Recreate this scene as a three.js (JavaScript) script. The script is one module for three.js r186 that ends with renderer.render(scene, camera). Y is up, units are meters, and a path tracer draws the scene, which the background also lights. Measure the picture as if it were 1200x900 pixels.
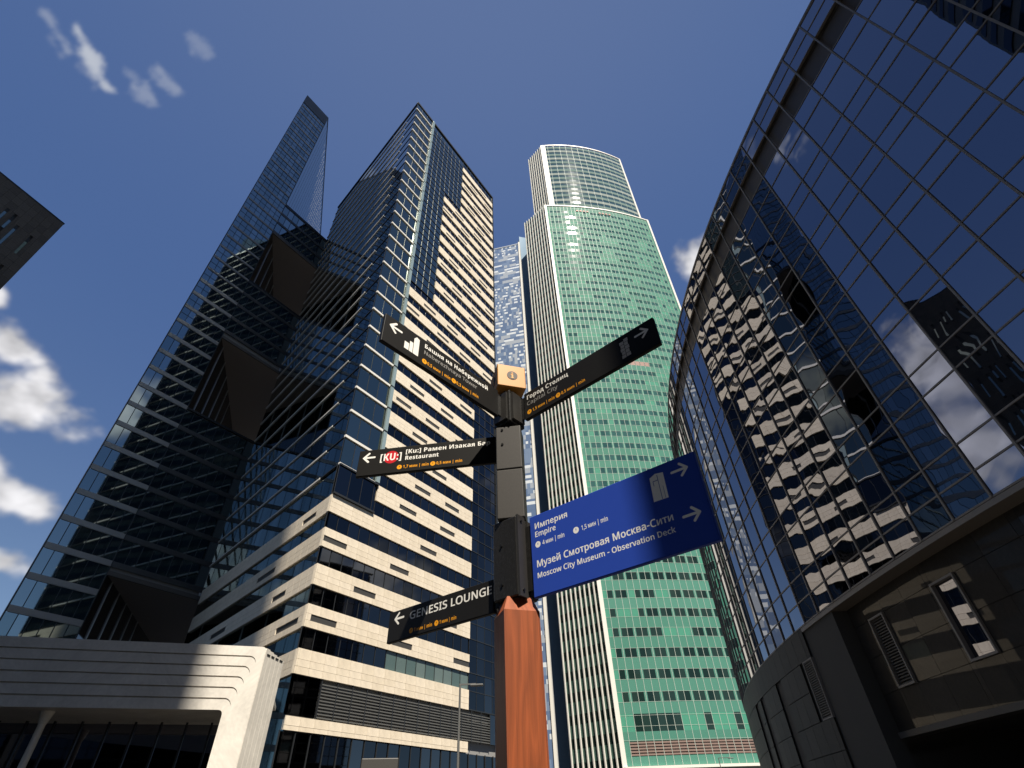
import * as THREE from 'three';
import { mergeGeometries } from 'three/addons/utils/BufferGeometryUtils.js';
import { RoundedBoxGeometry } from 'three/addons/geometries/RoundedBoxGeometry.js';
import { ImprovedNoise } from 'three/addons/math/ImprovedNoise.js';

// ---------------------------------------------------------------- camera, sky, sun, exposure
const scene = new THREE.Scene();
const rad = (d) => d * Math.PI / 180;
const camera = new THREE.PerspectiveCamera(73.085, 4 / 3, 0.1, 3000);
camera.position.set(0, 1.6, 0);
camera.rotation.order = 'YXZ';
camera.rotation.set(rad(41.116), 0, rad(-2.472));

const renderer = new THREE.WebGLRenderer({ antialias: true });
renderer.setSize(1024, 768);
renderer.toneMapping = THREE.LinearToneMapping;
renderer.toneMappingExposure = 1.7;
renderer.shadowMap.enabled = true;

const SUN_AZ = 156, SUN_EL = 57;          // clockwise from straight ahead, above the horizon
const az = (a, d = 1) => [d * Math.sin(rad(a)), -d * Math.cos(rad(a))];
const sun = new THREE.DirectionalLight(new THREE.Color(1, 0.925, 0.80), 5);
{
  const [sx, sz] = az(SUN_AZ, Math.cos(rad(SUN_EL)));
  sun.position.set(sx * 600, Math.sin(rad(SUN_EL)) * 600, sz * 600);
  sun.castShadow = true;
  Object.assign(sun.shadow.camera, { left: -260, right: 260, top: 320, bottom: -260, near: 1, far: 1600 });
  sun.shadow.mapSize.set(4096, 4096);
  scene.add(sun, sun.target);
}

const perlin = new ImprovedNoise();
function fbm(x, y, z, oct = 5) {
  let a = 0.5, s = 0, n = 0;
  for (let i = 0; i < oct; i++) { s += a * perlin.noise(x, y, z); n += a; x = x * 2.03 + 11.3; y = y * 2.03 + 5.7; z = z * 2.03 + 3.1; a *= 0.52; }
  return s / n;
}
const smooth = (a, b, x) => { const t = Math.min(1, Math.max(0, (x - a) / (b - a))); return t * t * (3 - 2 * t); };
{
  const WISPS = [[-73.3, 53.5, -69.6, 52.9, 0.5, 0.34], [-71.4, 52.6, -69.7, 52.3, 0.45, 0.2], [-70.7, 54.5, -64.9, 53.1, 0.62, 0.8], [-68.9, 53.8, -66.2, 53.0, 0.8, 0.4], [-64.4, 55.1, -63.5, 55.1, 0.55, 0.22], [-63.2, 54.6, -61.1, 54.9, 0.7, 0.34], [-62.9, 57.1, -60.1, 56.9, 0.75, 0.34], [-63.1, 60.9, -60.4, 60.8, 0.8, 0.24]];
  const W = 2048, H = 1024, data = new Float32Array(W * H * 4);
  // cumulus: azimuth, elevation, half-width, half-height in degrees
  const cumulus = [
    [-51.8, 28.6, 5.6, 3.8], [-55.0, 32.0, 3.6, 2.2], [-52.4, 23.8, 3.4, 1.9], [-47.8, 21.6, 4.0, 1.7], [-53, 20.5, 3.6, 1.8], [-47.5, 17.3, 3.6, 1.2], [-53, 16.2, 4.0, 1.3],
    [-58.5, 35.0, 1.6, 1.1], [31.6, 48.6, 4.6, 3.6], [-65, 30.5, 7.0, 5.6], [-61.5, 23.5, 6.2, 4.2], [-71, 24, 6.5, 3.6], [-60, 15, 7, 2.4],
    [-82, 20, 9, 3.5], [-98, 27, 8, 4.5], [-120, 20, 11, 4], [-27, 12, 6, 2], [8, 14, 7, 2.2], [40, 24, 9, 4], [62, 30, 8, 4], [85, 20, 12, 4], [112, 31, 8, 4], [140, 18, 12, 4], [170, 25, 10, 4], [-150, 28, 10, 4.5], [-172, 16, 12, 3],
  ];
  // thin streaks: from azimuth, elevation to azimuth, elevation; half-width in degrees; strength
  const wisps = WISPS.map(([a0, e0, a1, e1, w, k]) => { const v = (a, e) => new THREE.Vector3(Math.sin(rad(a)) * Math.cos(rad(e)), Math.sin(rad(e)), -Math.cos(rad(a)) * Math.cos(rad(e))); return [v(a0, e0), v(a1, e1), rad(w), k]; });
  const q = new THREE.Vector3(), w3 = new THREE.Vector3();
  for (let j = 0; j < H; j++) {
    const el = ((j + 0.5) / H - 0.5) * Math.PI, eld = el * 180 / Math.PI, y = Math.sin(el), c = Math.cos(el);
    for (let i = 0; i < W; i++) {
      const ph = ((i + 0.5) / W - 0.5) * 2 * Math.PI, x = Math.cos(ph) * c, z = Math.sin(ph) * c;
      let a = Math.atan2(x, -z) * 180 / Math.PI;
      const e = Math.max(0, eld);
      // clear air: deep blue aloft, paler towards the horizon
      const hz = Math.exp(-e / 10), up = smooth(40, 82, e);
      let r = 0.039 + 0.026 * up + 0.28 * hz, g = 0.0755 + 0.025 * up + 0.40 * hz, b = 0.184 + 0.019 * up + 0.42 * hz;
      if (eld < 0) { r = 0.12; g = 0.116; b = 0.112; }
      if (eld > 3) {
        let m = -1;
        for (const [ca, ce, ra, re] of cumulus) {
          let da = a - ca; if (da > 180) da -= 360; if (da < -180) da += 360;
          const u = da / ra * Math.max(0.35, c) / Math.cos(rad(ce)), v = (eld - ce) / re;
          if (Math.abs(u) < 1.6 && Math.abs(v) < 1.6) m = Math.max(m, 1 - Math.hypot(u, v * (v < 0 ? 1.25 : 0.95)));
        }
        if (m > -0.55) {
          const n = fbm(x * 13, y * 20, z * 13, 6), n2 = fbm(x * 34 + 7, y * 48, z * 34, 4);
          const d = smooth(0.02, 0.80, m + n * 1.0 + n2 * 0.34);
          if (d > 0) {
            const lit = 0.38 + 0.36 * fbm(x * 22 + 3, y * 34 + 9, z * 22, 4) + 0.09 * smooth(0.2, 0.9, d), k = Math.min(0.93, d);
            r = r * (1 - k) + k * lit * 1.0; g = g * (1 - k) + k * lit * 0.985; b = b * (1 - k) + k * lit * 1.0;
          }
        }
        for (const [A, B, hw, amt] of wisps) {
          q.set(x, y, z); if (q.dot(A) < 0.97) continue;
          w3.subVectors(B, A); const L = w3.length(), t = q.clone().sub(A).dot(w3) / (L * L), tc = Math.min(1, Math.max(0, t));
          const n = fbm(x * 42, y * 42, z * 42, 5), d = q.distanceTo(w3.multiplyScalar(tc).add(A)) / hw;
          const k = amt * smooth(0, 1.1, 1 - d * (0.75 + 0.6 * Math.abs(tc - 0.5)) + n * 1.5);
          r += k * (0.32 - r); g += k * (0.34 - g); b += k * (0.38 - b);
        }
      }
      const o = (j * W + i) * 4; data[o] = r; data[o + 1] = g; data[o + 2] = b; data[o + 3] = 1;
    }
  }
  const tex = new THREE.DataTexture(data, W, H, THREE.RGBAFormat, THREE.FloatType);
  tex.mapping = THREE.EquirectangularReflectionMapping; tex.magFilter = THREE.LinearFilter; tex.minFilter = THREE.LinearFilter;
  tex.wrapS = THREE.RepeatWrapping; tex.needsUpdate = true;
  scene.background = tex; scene.environment = tex;
}

// ---------------------------------------------------------------- helpers
let seed = 20240611;
const rnd = () => { seed = (seed * 1664525 + 1013904223) >>> 0; return seed / 4294967296; };
const taken = {};
const numbered = (n) => { const k = taken[n] = (taken[n] ?? -1) + 1; return k ? `${n}_${String(k).padStart(3, '0')}` : n; };
const shade = (o) => { o.castShadow = true; o.receiveShadow = true; return o; };
function thing(name, label, category, x, z, faceAz = 90, grp, y = 0) {  // local +x runs along azimuth faceAz, local +z is the outward normal
  const g = new THREE.Group(); g.name = numbered(name); g.position.set(x, y, z); g.rotation.y = Math.PI / 2 - rad(faceAz);
  g.userData = { label, category }; if (grp) g.userData.group = grp;
  scene.add(g); return g;
}
function put(name, geo, mat, parent, x = 0, y = 0, z = 0, kind) {
  const m = shade(new THREE.Mesh(geo, mat)); m.name = name; m.position.set(x, y, z); parent.add(m);
  if (kind) m.userData.kind = kind; return m;
}
const cache = new Map();
const once = (k, f) => { if (!cache.has(k)) cache.set(k, f()); return cache.get(k); };
// joined boxes and quads, uv in metres; an optional frame (ox, oz, turn) lays a wall of its own inside a building
class Join {
  constructor() { this.p = []; this.n = []; this.t = []; this.i = []; this.f(0, 0, 0); }
  f(ox, oz, a) { this.ox = ox; this.oz = oz; this.c = Math.cos(a); this.s = Math.sin(a); return this; } // local x' = (cos a, -sin a) in x,z
  v(x, y, z, nx, ny, nz, u, w) {
    const { c, s } = this; this.p.push(this.ox + x * c + z * s, y, this.oz - x * s + z * c); this.n.push(nx * c + nz * s, ny, -nx * s + nz * c); this.t.push(u, w);
  }
  quad(a, b, c, d, n) {
    const k = this.p.length / 3, L = (p, q) => Math.hypot(p[0] - q[0], p[1] - q[1], p[2] - q[2]);
    const w = L(a, b), h = L(a, d);
    [[a, 0, 0], [b, w, 0], [c, w, h], [d, 0, h]].forEach(([q, u, v]) => this.v(...q, ...n, u, v));
    this.i.push(k, k + 1, k + 2, k, k + 2, k + 3); return this;
  }
  box(x0, x1, y0, y1, z0, z1) {
    const F = [[[0, 0, 1], [x0, y0, z1], [x1, y0, z1], [x1, y1, z1], [x0, y1, z1]], [[0, 0, -1], [x1, y0, z0], [x0, y0, z0], [x0, y1, z0], [x1, y1, z0]],
      [[1, 0, 0], [x1, y0, z1], [x1, y0, z0], [x1, y1, z0], [x1, y1, z1]], [[-1, 0, 0], [x0, y0, z0], [x0, y0, z1], [x0, y1, z1], [x0, y1, z0]],
      [[0, 1, 0], [x0, y1, z1], [x1, y1, z1], [x1, y1, z0], [x0, y1, z0]], [[0, -1, 0], [x0, y0, z0], [x1, y0, z0], [x1, y0, z1], [x0, y0, z1]]];
    for (const [n, a, b, c, d] of F) {
      const k = this.p.length / 3;
      for (const q of [a, b, c, d]) { const [u, w] = n[2] ? [q[0], q[1]] : n[0] ? [q[2], q[1]] : [q[0], q[2]]; this.v(...q, ...n, u, w); }
      this.i.push(k, k + 1, k + 2, k, k + 2, k + 3);
    }
    return this;
  }
  geo() {
    const g = new THREE.BufferGeometry();
    g.setAttribute('position', new THREE.Float32BufferAttribute(this.p, 3)); g.setAttribute('normal', new THREE.Float32BufferAttribute(this.n, 3));
    g.setAttribute('uv', new THREE.Float32BufferAttribute(this.t, 2)); g.setIndex(this.i); return g;
  }
  to(name, mat, parent, kind) { return this.i.length ? put(name, this.geo(), mat, parent, 0, 0, 0, kind) : null; }
}
const boxGeo = (w, h, d) => once(`b${w.toFixed(3)},${h.toFixed(3)},${d.toFixed(3)}`, () => new Join().box(-w / 2, w / 2, -h / 2, h / 2, -d / 2, d / 2).geo());
function paneGeo(w, h, k, amp) { // a sheet of glass that is not quite flat
  return once(`p${w.toFixed(3)},${h.toFixed(3)},${k},${amp}`, () => {
    const g = new THREE.PlaneGeometry(w, h, 5, 5), p = g.attributes.position;
    for (let i = 0; i < p.count; i++) {
      const x = p.getX(i) / w * 2, y = p.getY(i) / h * 2;
      p.setZ(i, amp * ((k % 2 ? 1 : -0.8) * (1 - x * x * 0.9) * (1 - y * y * 0.9) + 0.55 * perlin.noise(x * 1.3 + k * 7.1, y * 1.3, k * 3.7)));
    }
    g.computeVertexNormals(); return g;
  });
}
function prism(pts, y0, y1) { // vertical walls and caps over a plan outline of [x, z]
  const s = new THREE.Shape(pts.map(([x, z]) => new THREE.Vector2(x, -z)));
  const g = new THREE.ExtrudeGeometry(s, { depth: y1 - y0, bevelEnabled: false, curveSegments: 1 });
  g.rotateX(-Math.PI / 2); g.translate(0, y0, 0); return g;
}

// ---------------------------------------------------------------- textures and materials
function noiseTex(size, fn, srgb = true, rx = 1, ry = 1) {
  const d = new Uint8Array(size * size * 4);
  for (let y = 0; y < size; y++) for (let x = 0; x < size; x++) { const c = fn(x / size, y / size), o = (y * size + x) * 4; for (let k = 0; k < 3; k++) d[o + k] = Math.max(0, Math.min(255, c[k] * 255)); d[o + 3] = 255; }
  const t = new THREE.DataTexture(d, size, size); t.wrapS = t.wrapT = THREE.RepeatWrapping; t.magFilter = THREE.LinearFilter; t.minFilter = THREE.LinearMipmapLinearFilter; t.generateMipmaps = true;
  if (srgb) t.colorSpace = THREE.SRGBColorSpace; t.repeat.set(rx, ry); t.needsUpdate = true; return t;
}
const tile = (x, y, f, z) => { const a = 2 * Math.PI; return fbm(Math.cos(x * a) * f, Math.sin(x * a) * f + Math.cos(y * a) * f, Math.sin(y * a) * f + z, 5); };
const stoneTex = noiseTex(256, (x, y) => { const n = 0.93 + 0.09 * tile(x, y, 1.6, 1) + 0.07 * tile(x, y, 9, 5); return [n, n * 0.995, n * 0.985]; }, true, 0.23, 0.23);
const graniteTex = noiseTex(256, (x, y) => { const n = 0.82 + 0.3 * tile(x, y, 11, 2) + 0.2 * tile(x, y, 1.4, 8); return [n, n * 0.97, n * 0.93]; }, true, 0.5, 0.5);
const metalTex = noiseTex(256, (x, y) => { const n = 0.9 + 0.16 * tile(x, y, 2.2, 3) + 0.1 * tile(x, y, 12, 6); return [n, n, n]; }, true, 2.2, 2.2);
const scuffTex = noiseTex(256, (x, y) => { const n = 0.45 + 0.35 * tile(x, y, 2.2, 3) + 0.2 * tile(x, y, 10, 6); return [n, n, n]; }, false, 2.2, 2.2);
const woodTex = (() => { // reddish veneer with long wandering grain, v along the post
  return noiseTex(512, (x, y) => {
    const w = x * 2.4 + 1.5 * fbm(x * 1.8, y * 1.6, 1, 3) + 0.25 * fbm(x * 7, y * 3, 4, 3);
    const ring = Math.sin((w + 0.35 * Math.sin(y * 6.28)) * 9), fine = fbm(x * 90, y * 3.5, 9, 4), pore = fbm(x * 170, y * 7, 2, 2);
    const k = 0.84 + 0.06 * ring * ring * Math.sign(ring) + 0.17 * fine - 0.14 * Math.max(0, pore);
    return [0.63 * k + 0.015, 0.335 * k, 0.195 * k * (0.93 + 0.1 * fine)];
  }, true, 1 / 0.17, 1 / 1.3);
})();
const mat = (r, g, b, o = {}) => { const m = new THREE.MeshPhysicalMaterial({ roughness: 0.6, metalness: 0, side: THREE.DoubleSide, ...o }); m.color.setRGB(r, g, b); return m; };
const stone = [0, 1, 2].map((k) => mat(0.85 - 0.025 * k, 0.75 - 0.025 * k, 0.61 - 0.026 * k, { roughness: 0.75, map: stoneTex }));
const stoneBack = stone[1];
const slotMat = mat(0.045, 0.043, 0.04, { roughness: 0.6 });
const darkCore = mat(0.26, 0.255, 0.25, { roughness: 0.85 });
const frameDark = mat(0.028, 0.03, 0.033, { roughness: 0.45, metalness: 0.3 });
const alu = mat(0.42, 0.42, 0.41, { roughness: 0.4, metalness: 0.55 });
const whiteFin = mat(0.72, 0.69, 0.63, { roughness: 0.5 });
const glassTower = [0, 1, 2].map((k) => mat(0.25 + 0.025 * k, 0.275 + 0.025 * k, 0.225 + 0.025 * k, { roughness: 0.03, metalness: 1 }));
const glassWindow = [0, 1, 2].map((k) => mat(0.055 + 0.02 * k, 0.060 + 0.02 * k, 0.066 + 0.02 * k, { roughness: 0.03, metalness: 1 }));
const glassSlab = [0, 1, 2].map((k) => mat(0.25 + 0.035 * k, 0.31 + 0.035 * k, 0.32 + 0.035 * k, { roughness: 0.03, metalness: 1 }));
const glassMirror = [0, 1, 2].map((k) => mat(0.225 + 0.015 * k, 0.235 + 0.015 * k, 0.285 + 0.015 * k, { roughness: 0.012, metalness: 1 }));
const bronze = mat(0.20, 0.175, 0.155, { roughness: 0.5, metalness: 0.1 });
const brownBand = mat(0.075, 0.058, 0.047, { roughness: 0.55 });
const granite = [0, 1, 2].map((k) => mat(0.034 + 0.006 * k, 0.028 + 0.005 * k, 0.023 + 0.004 * k, { roughness: 0.6, map: graniteTex, specularIntensity: 0.4, clearcoat: 0.42, clearcoatRoughness: 0.02 }));
const graniteMatt = [0, 1, 2].map((k) => mat(0.030 + 0.009 * k, 0.026 + 0.008 * k, 0.0225 + 0.007 * k, { roughness: 0.55, specularIntensity: 0.5, map: graniteTex }));
const graniteBack = mat(0.05, 0.046, 0.042, { roughness: 0.85 });
const soffitBrown = mat(0.30, 0.255, 0.22, { roughness: 0.7 });

// ---------------------------------------------------------------- ground
{
  const g = new THREE.PlaneGeometry(3000, 3000); g.rotateX(-Math.PI / 2);
  const uv = g.attributes.uv; for (let i = 0; i < uv.count; i++) uv.setXY(i, uv.getX(i) * 3000, uv.getY(i) * 3000);
  const m = put('pavement', g, mat(0.085, 0.082, 0.078, { roughness: 0.9, map: graniteTex }), scene); m.userData.kind = 'structure';
}

// ---------------------------------------------------------------- stone-banded tower
const TOWER = { x: -20.793, z: -51.673, az: 32.86, w: 32.24, roof: 143.25, fl: 4.0, y0: 31.455 };
{
  const T = TOWER, t = thing('office_tower', 'tall office tower with cream stone bands, glass corner and stepped dark glass bays', 'tower', T.x, T.z, T.az);
  const LA = rad(78.31), lw = 39.8, lx = lw * Math.cos(LA), lz = -lw * Math.sin(LA);      // shaded flank, running back from the corner
  const Y = (f) => T.y0 + T.fl * f;
  const ins = 0.55;
  put('core', prism([[ins + 0.1, -ins], [T.w - ins, -ins], [T.w + lx - ins, lz + ins], [lx + ins + 0.1, lz + ins]], 0, T.roof - 1.2), darkCore, t);
  const flank = (j) => j.f(0, 0, LA);                 // x' from the corner along the flank; the outward side is -z'
  const COL = 1.6, R0 = 0.9, R1 = 1.5, R2 = 2.12, GAP = 0.022;
  const span = (f) => f >= 22 ? [18.65, T.w] : f >= 12 ? [12.7, T.w] : f >= 8 ? [6.35, T.w] : f >= 1 ? [6.35, 25.5] : [0, 25.5];
  // louvre slots known from the lower storeys, then a repeating stagger
  const known = { '0': [14.8], '-1': [0.1, 10], '-2': [5.2, 19.6], '-3': [0.6, 11.7, 22.3], '-4': [] };
  const slotsOf = (f) => {
    if (known[f]) return known[f];
    const [a, b] = span(f), out = [], off = ((f * 37) % 5 + 5) % 5 * 1.6 + (f % 2 ? 0.8 : 0);
    for (let s = a + off; s < b - 3; s += 6.4 + ((f * 13 + out.length * 7) % 3) * 0.8) out.push(s);
    return out;
  };
  const slotGeo = boxGeo(3.16, 0.56, 0.06);
  for (let f = 27; f >= -4; f--) {
    const [a, b] = span(f), y = Y(f), slots = slotsOf(f), low = f <= 0, ncol = Math.round((b - a) / COL), cw = (b - a) / ncol;
    const join = new Join();
    const clash = (s0, s1) => slots.some((s) => s1 > s + 0.05 && s0 < s + 3.15);
    const piece = (s0, s1, ya, yb) => {
      if (s1 - s0 < 0.08) return;
      if (low) {
        put('stone_panel', boxGeo(s1 - s0 - GAP, yb - ya - GAP, 0.12), stone[Math.floor(rnd() * 3)], t, (s0 + s1) / 2, (ya + yb) / 2, -0.06 + (rnd() - 0.5) * 0.006);
      } else join.box(s0 + GAP / 2, s1 - GAP / 2, ya + GAP / 2, yb - GAP / 2, -0.12, 0);
    };
    for (let k = 0; k < ncol; k++) {
      const s0 = a + k * cw, s1 = s0 + cw;
      piece(s0, s1, y - R0, y); piece(s0, s1, y - R2, y - R1);
      if (!clash(s0, s1)) piece(s0, s1, y - R1, y - R0);
      else for (const s of slots) { if (s > s0 && s < s1) piece(s0, s, y - R1, y - R0); if (s + 3.2 > s0 && s + 3.2 < s1) piece(s + 3.2, s1, y - R1, y - R0); }
    }
    join.to('stone_band', stone[(f + 9) % 3], t);
    new Join().box(a, b, y - R2 + 0.03, y - 0.03, -0.4, -0.14).to('band_backing', stoneBack, t);
    for (const s of slots) put('louvre', slotGeo, slotMat, t, s + 1.6, y - 1.2, -0.1);
    if (f <= 0) { // the bands turn the corner on the five lowest storeys
      const jf = flank(new Join()), js = flank(new Join());
      const nf = 24, wf = 39 / nf, fs = [[3.5], [12], [6.5, 24], [2.2, 17.5], [9, 27]][-f];
      for (let k = 0; k < nf; k++) for (const [ra, rb] of [[R0, 0], [R1, R0], [R2, R1]]) {
        if (ra === R1 && fs.some((s) => (k + 1) * wf > s && k * wf < s + 3)) continue;
        jf.box(k * wf + (k ? GAP / 2 : 0.14), (k + 1) * wf - GAP / 2, y - ra + GAP / 2, y - rb - GAP / 2, 0, 0.12);
      }
      for (const s of fs) flank(new Join()).box(Math.floor(s / wf) * wf, Math.ceil((s + 3) / wf) * wf, y - R1, y - R0, 0.08, 0.14).to('louvre', slotMat, t);
      jf.to('stone_band', stone[(1 - f) % 3], t);
      flank(new Join()).box(0.3, 39, y - R2 + 0.03, y - 0.03, 0.14, 0.4).to('band_backing', stoneBack, t);
    }
  }
  // lowest thin band, plant louvres above it, glazed ground storeys
  {
    const yb = 10.13, n = 16, w = 25.3 / n;
    for (let k = 0; k < n; k++) { put('stone_panel', boxGeo(w - GAP, 0.68, 0.12), stone[k % 3], t, 0.2 + (k + 0.5) * w, yb - 0.35, -0.06); put('stone_panel', boxGeo(w - GAP, 0.33, 0.12), stone[(k + 1) % 3], t, 0.2 + (k + 0.5) * w, yb - 0.88, -0.063); }
    new Join().box(0.3, 25.4, yb - 1.02, yb - 0.03, -0.4, -0.14).to('band_backing', stoneBack, t);
    for (let k = 0; k < 11; k++) put('louvre_blade', boxGeo(26.6, 0.10, 0.16), mat1('blade', 0.10, 0.10, 0.095), t, 3.4 + 13.3, yb + 0.17 + k * 0.262, -0.16);
    const jm = new Join(); for (let s = 3.4; s < 30.1; s += 1.9) jm.box(s - 0.05, s + 0.05, yb, Y(-4) - R2, -0.2, -0.06);
    jm.to('louvre_frame', frameDark, t, 'stuff');
  }
  const tealPane = [0, 1, 2].map((k) => mat(0.075 + 0.02 * k, 0.115 + 0.02 * k, 0.108 + 0.018 * k, { roughness: 0.25 }));
  // glazing: corner bay and lower storeys pane by pane, the storeys above joined
  const up = [new Join(), new Join(), new Join()], upDark = [new Join(), new Join(), new Join()], mull = new Join(), jit = () => (rnd() - 0.5) * rad(0.35);
  const pane = (s0, s1, ya, yb, z, single, set) => {
    const k = Math.floor(rnd() * 3);
    if (single) { const m = put('window_pane', boxGeo(s1 - s0 - 0.02, yb - ya - 0.02, 0.03), set[k], t, (s0 + s1) / 2, (ya + yb) / 2, z); m.rotation.set(jit(), jit(), 0); }
    else { const d = (rnd() - 0.5) * 0.006, e = (rnd() - 0.5) * 0.006; (set === glassWindow ? upDark : up)[k].quad([s0, ya, z + d], [s1, ya, z + e], [s1, yb, z - d], [s0, yb, z - e], [0, 0, 1]); }
  };
  for (let f = -5; f <= 27; f++) {
    const [a, b] = span(f), ya = f === -5 ? Y(-5) - 0.2 : Y(f), yt = Math.min(Y(f + 1), T.roof), stoned = f >= -5;
    const single = f <= 1;
    if (f === -5) continue;
    // strip window above each stone band
    const n = Math.round((b - a) / 1.6), w = (b - a) / n, nb = span(f + 1), yw = f < 27 ? yt - R2 : yt;
    for (let k = 0; k < n; k++) { const s0 = a + k * w, s1 = s0 + w, above = (s0 + s1) / 2 > nb[0] && (s0 + s1) / 2 < nb[1]; pane(s0, s1, ya, above ? yw : yt, -0.22, single, f === -4 && s0 > 11 ? tealPane : glassWindow); mull.box(s0 - 0.03, s0 + 0.03, ya, above ? yw : yt, -0.24, -0.15); }
    // plain glass bays beside the stone
    const bays = []; if (f >= 1 && a > 6.4) bays.push([6.35, a]); if (b < T.w) bays.push([b, T.w]);
    for (const [p, q] of bays) { const m = Math.round((q - p) / 1.6), bw = (q - p) / m; for (let k = 0; k < m; k++) { pane(p + k * bw, p + (k + 1) * bw, Y(f) - R2, Y(f) - R2 + T.fl, -0.16, f <= 0, p > 20 ? glassWindow : glassTower); mull.box(p + k * bw - 0.03, p + k * bw + 0.03, Y(f) - R2, Y(f) - R2 + T.fl, -0.18, -0.11); } mull.box(p, q, Y(f) - R2 + 0.02, Y(f) - R2 + 0.14, -0.18, -0.06); mull.box(p, q, Y(f) - 0.1, Y(f), -0.18, -0.08); }
  }
  pane(6.35, T.w, Y(27) + 2, T.roof, -0.17, false, glassTower);
  // corner bay: large panes with a pale ledge at every floor
  for (let f = 0; f <= 27; f++) {
    const y = Y(f), y1 = f < 27 ? Y(f + 1) : T.roof, z = f === 0 ? 0.12 : -0.1;
    for (let k = 0; k < 3; k++) pane(0.02 + k * 1.86, 0.02 + (k + 1) * 1.86, y + (f ? 0.2 : 0.03), y1 - 0.24, z, true, f ? glassTower : glassWindow);
    if (f) put('floor_ledge', boxGeo(5.6, 0.34, 0.3), whiteFin, t, 2.8, y, -0.04);
    for (let k = 0; k <= 3; k++) mull.box(0.02 + k * 1.86 - 0.03, 0.02 + k * 1.86 + 0.03, y + 0.2, y1 - 0.2, z - 0.03, z + 0.05);
  }
  new Join().box(0, 5.7, Y(1) - 0.24, Y(1) - 0.02, -0.3, 0.3).to('bay_head', frameDark, t); new Join().box(0, 6.2, Y(0) + 0.01, Y(0) + 0.24, -0.3, 0.24).to('bay_sill', frameDark, t);
  // pale glazed fin running up beside the corner bay
  for (let f = 1; f <= 27; f++) { const m = put('fin_pane', boxGeo(0.58, 3.72, 0.3), once('finmat', () => mat(0.34, 0.43, 0.42, { roughness: 0.12, metalness: 0.35 })), t, 5.98, Y(f) + 2, 0.12); m.rotation.y = jit(); mull.box(5.66, 6.32, Y(f) - 0.14, Y(f) + 0.14, -0.1, 0.22); }
  up.forEach((j, k) => j.to('upper_glazing', glassTower[k], t, 'stuff')); upDark.forEach((j, k) => j.to('upper_strip_window', glassWindow[k], t, 'stuff'));
  // glazed foot
  const foot = new Join();
  for (let k = 0; k < 20; k++) { const s0 = k * 1.612; pane(s0, s0 + 1.61, 0.1, 9.0, -0.2, true, glassWindow); foot.box(s0 - 0.04, s0 + 0.04, 0, 9.05, -0.2, -0.08); }
  for (const [p, q] of [[0, 3.3], [30.1, T.w]]) pane(p, q, 10.2, Y(-4) - R2, -0.2, true, glassWindow);
  for (let k = 0; k < 4; k++) pane(25.5 + k * 1.68, 27.18 + k * 1.68, Y(-4) - R2, Y(-4), -0.2, true, tealPane);
  foot.to('ground_mullion', frameDark, t, 'stuff');
  mull.to('mullion', frameDark, t, 'stuff');
  // shaded flank: dark glass with a silver ledge at every floor
  const fg = [0, 1, 2].map(() => flank(new Join()));
  for (let f = -7; f <= 27; f++) {
    const y = Y(f), y1 = f < 27 ? Y(f + 1) : T.roof;
    for (let k = 0; k < 25; k++) { const s0 = 0.02 + k * 1.59, d = (rnd() - 0.5) * 0.006, e = (rnd() - 0.5) * 0.006, z = f < 1 ? 0.22 : 0.1; fg[Math.floor(rnd() * 3)].quad([s0 + 1.57, y, z + e], [s0, y, z + d], [s0, y1, z - e], [s0 + 1.57, y1, z - d], [0, 0, -1]); }
    if (f >= 1) { flank(new Join()).box(4.6, 39.8, y - 0.12, y + 0.12, -0.05, 0.2).to('floor_ledge', mat1('ledge', 0.62, 0.60, 0.56, { roughness: 0.5 }), t); flank(new Join()).box(0.1, 4.57, y - 0.07, y + 0.07, 0.0, 0.2).to('floor_ledge', frameDark, t); }
  }
  fg.forEach((j, k) => j.to('flank_glazing', glassSlab[k], t, 'stuff'));
  // roof edge
  new Join().box(0, T.w, T.roof - 0.3, T.roof + 0.25, -0.6, 0.1).to('parapet', frameDark, t);
  flank(new Join()).box(0.1, 39.8, T.roof - 0.3, T.roof + 0.25, -0.1, 0.5).to('parapet', frameDark, t);
  new Join().box(T.w - 0.35, T.w + 0.08, 0, T.roof - 0.3, -0.6, 0.05).to('corner_trim', frameDark, t);
}
function mat1(k, r, g, b, o) { return once('m' + k, () => mat(r, g, b, o)); }

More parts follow.
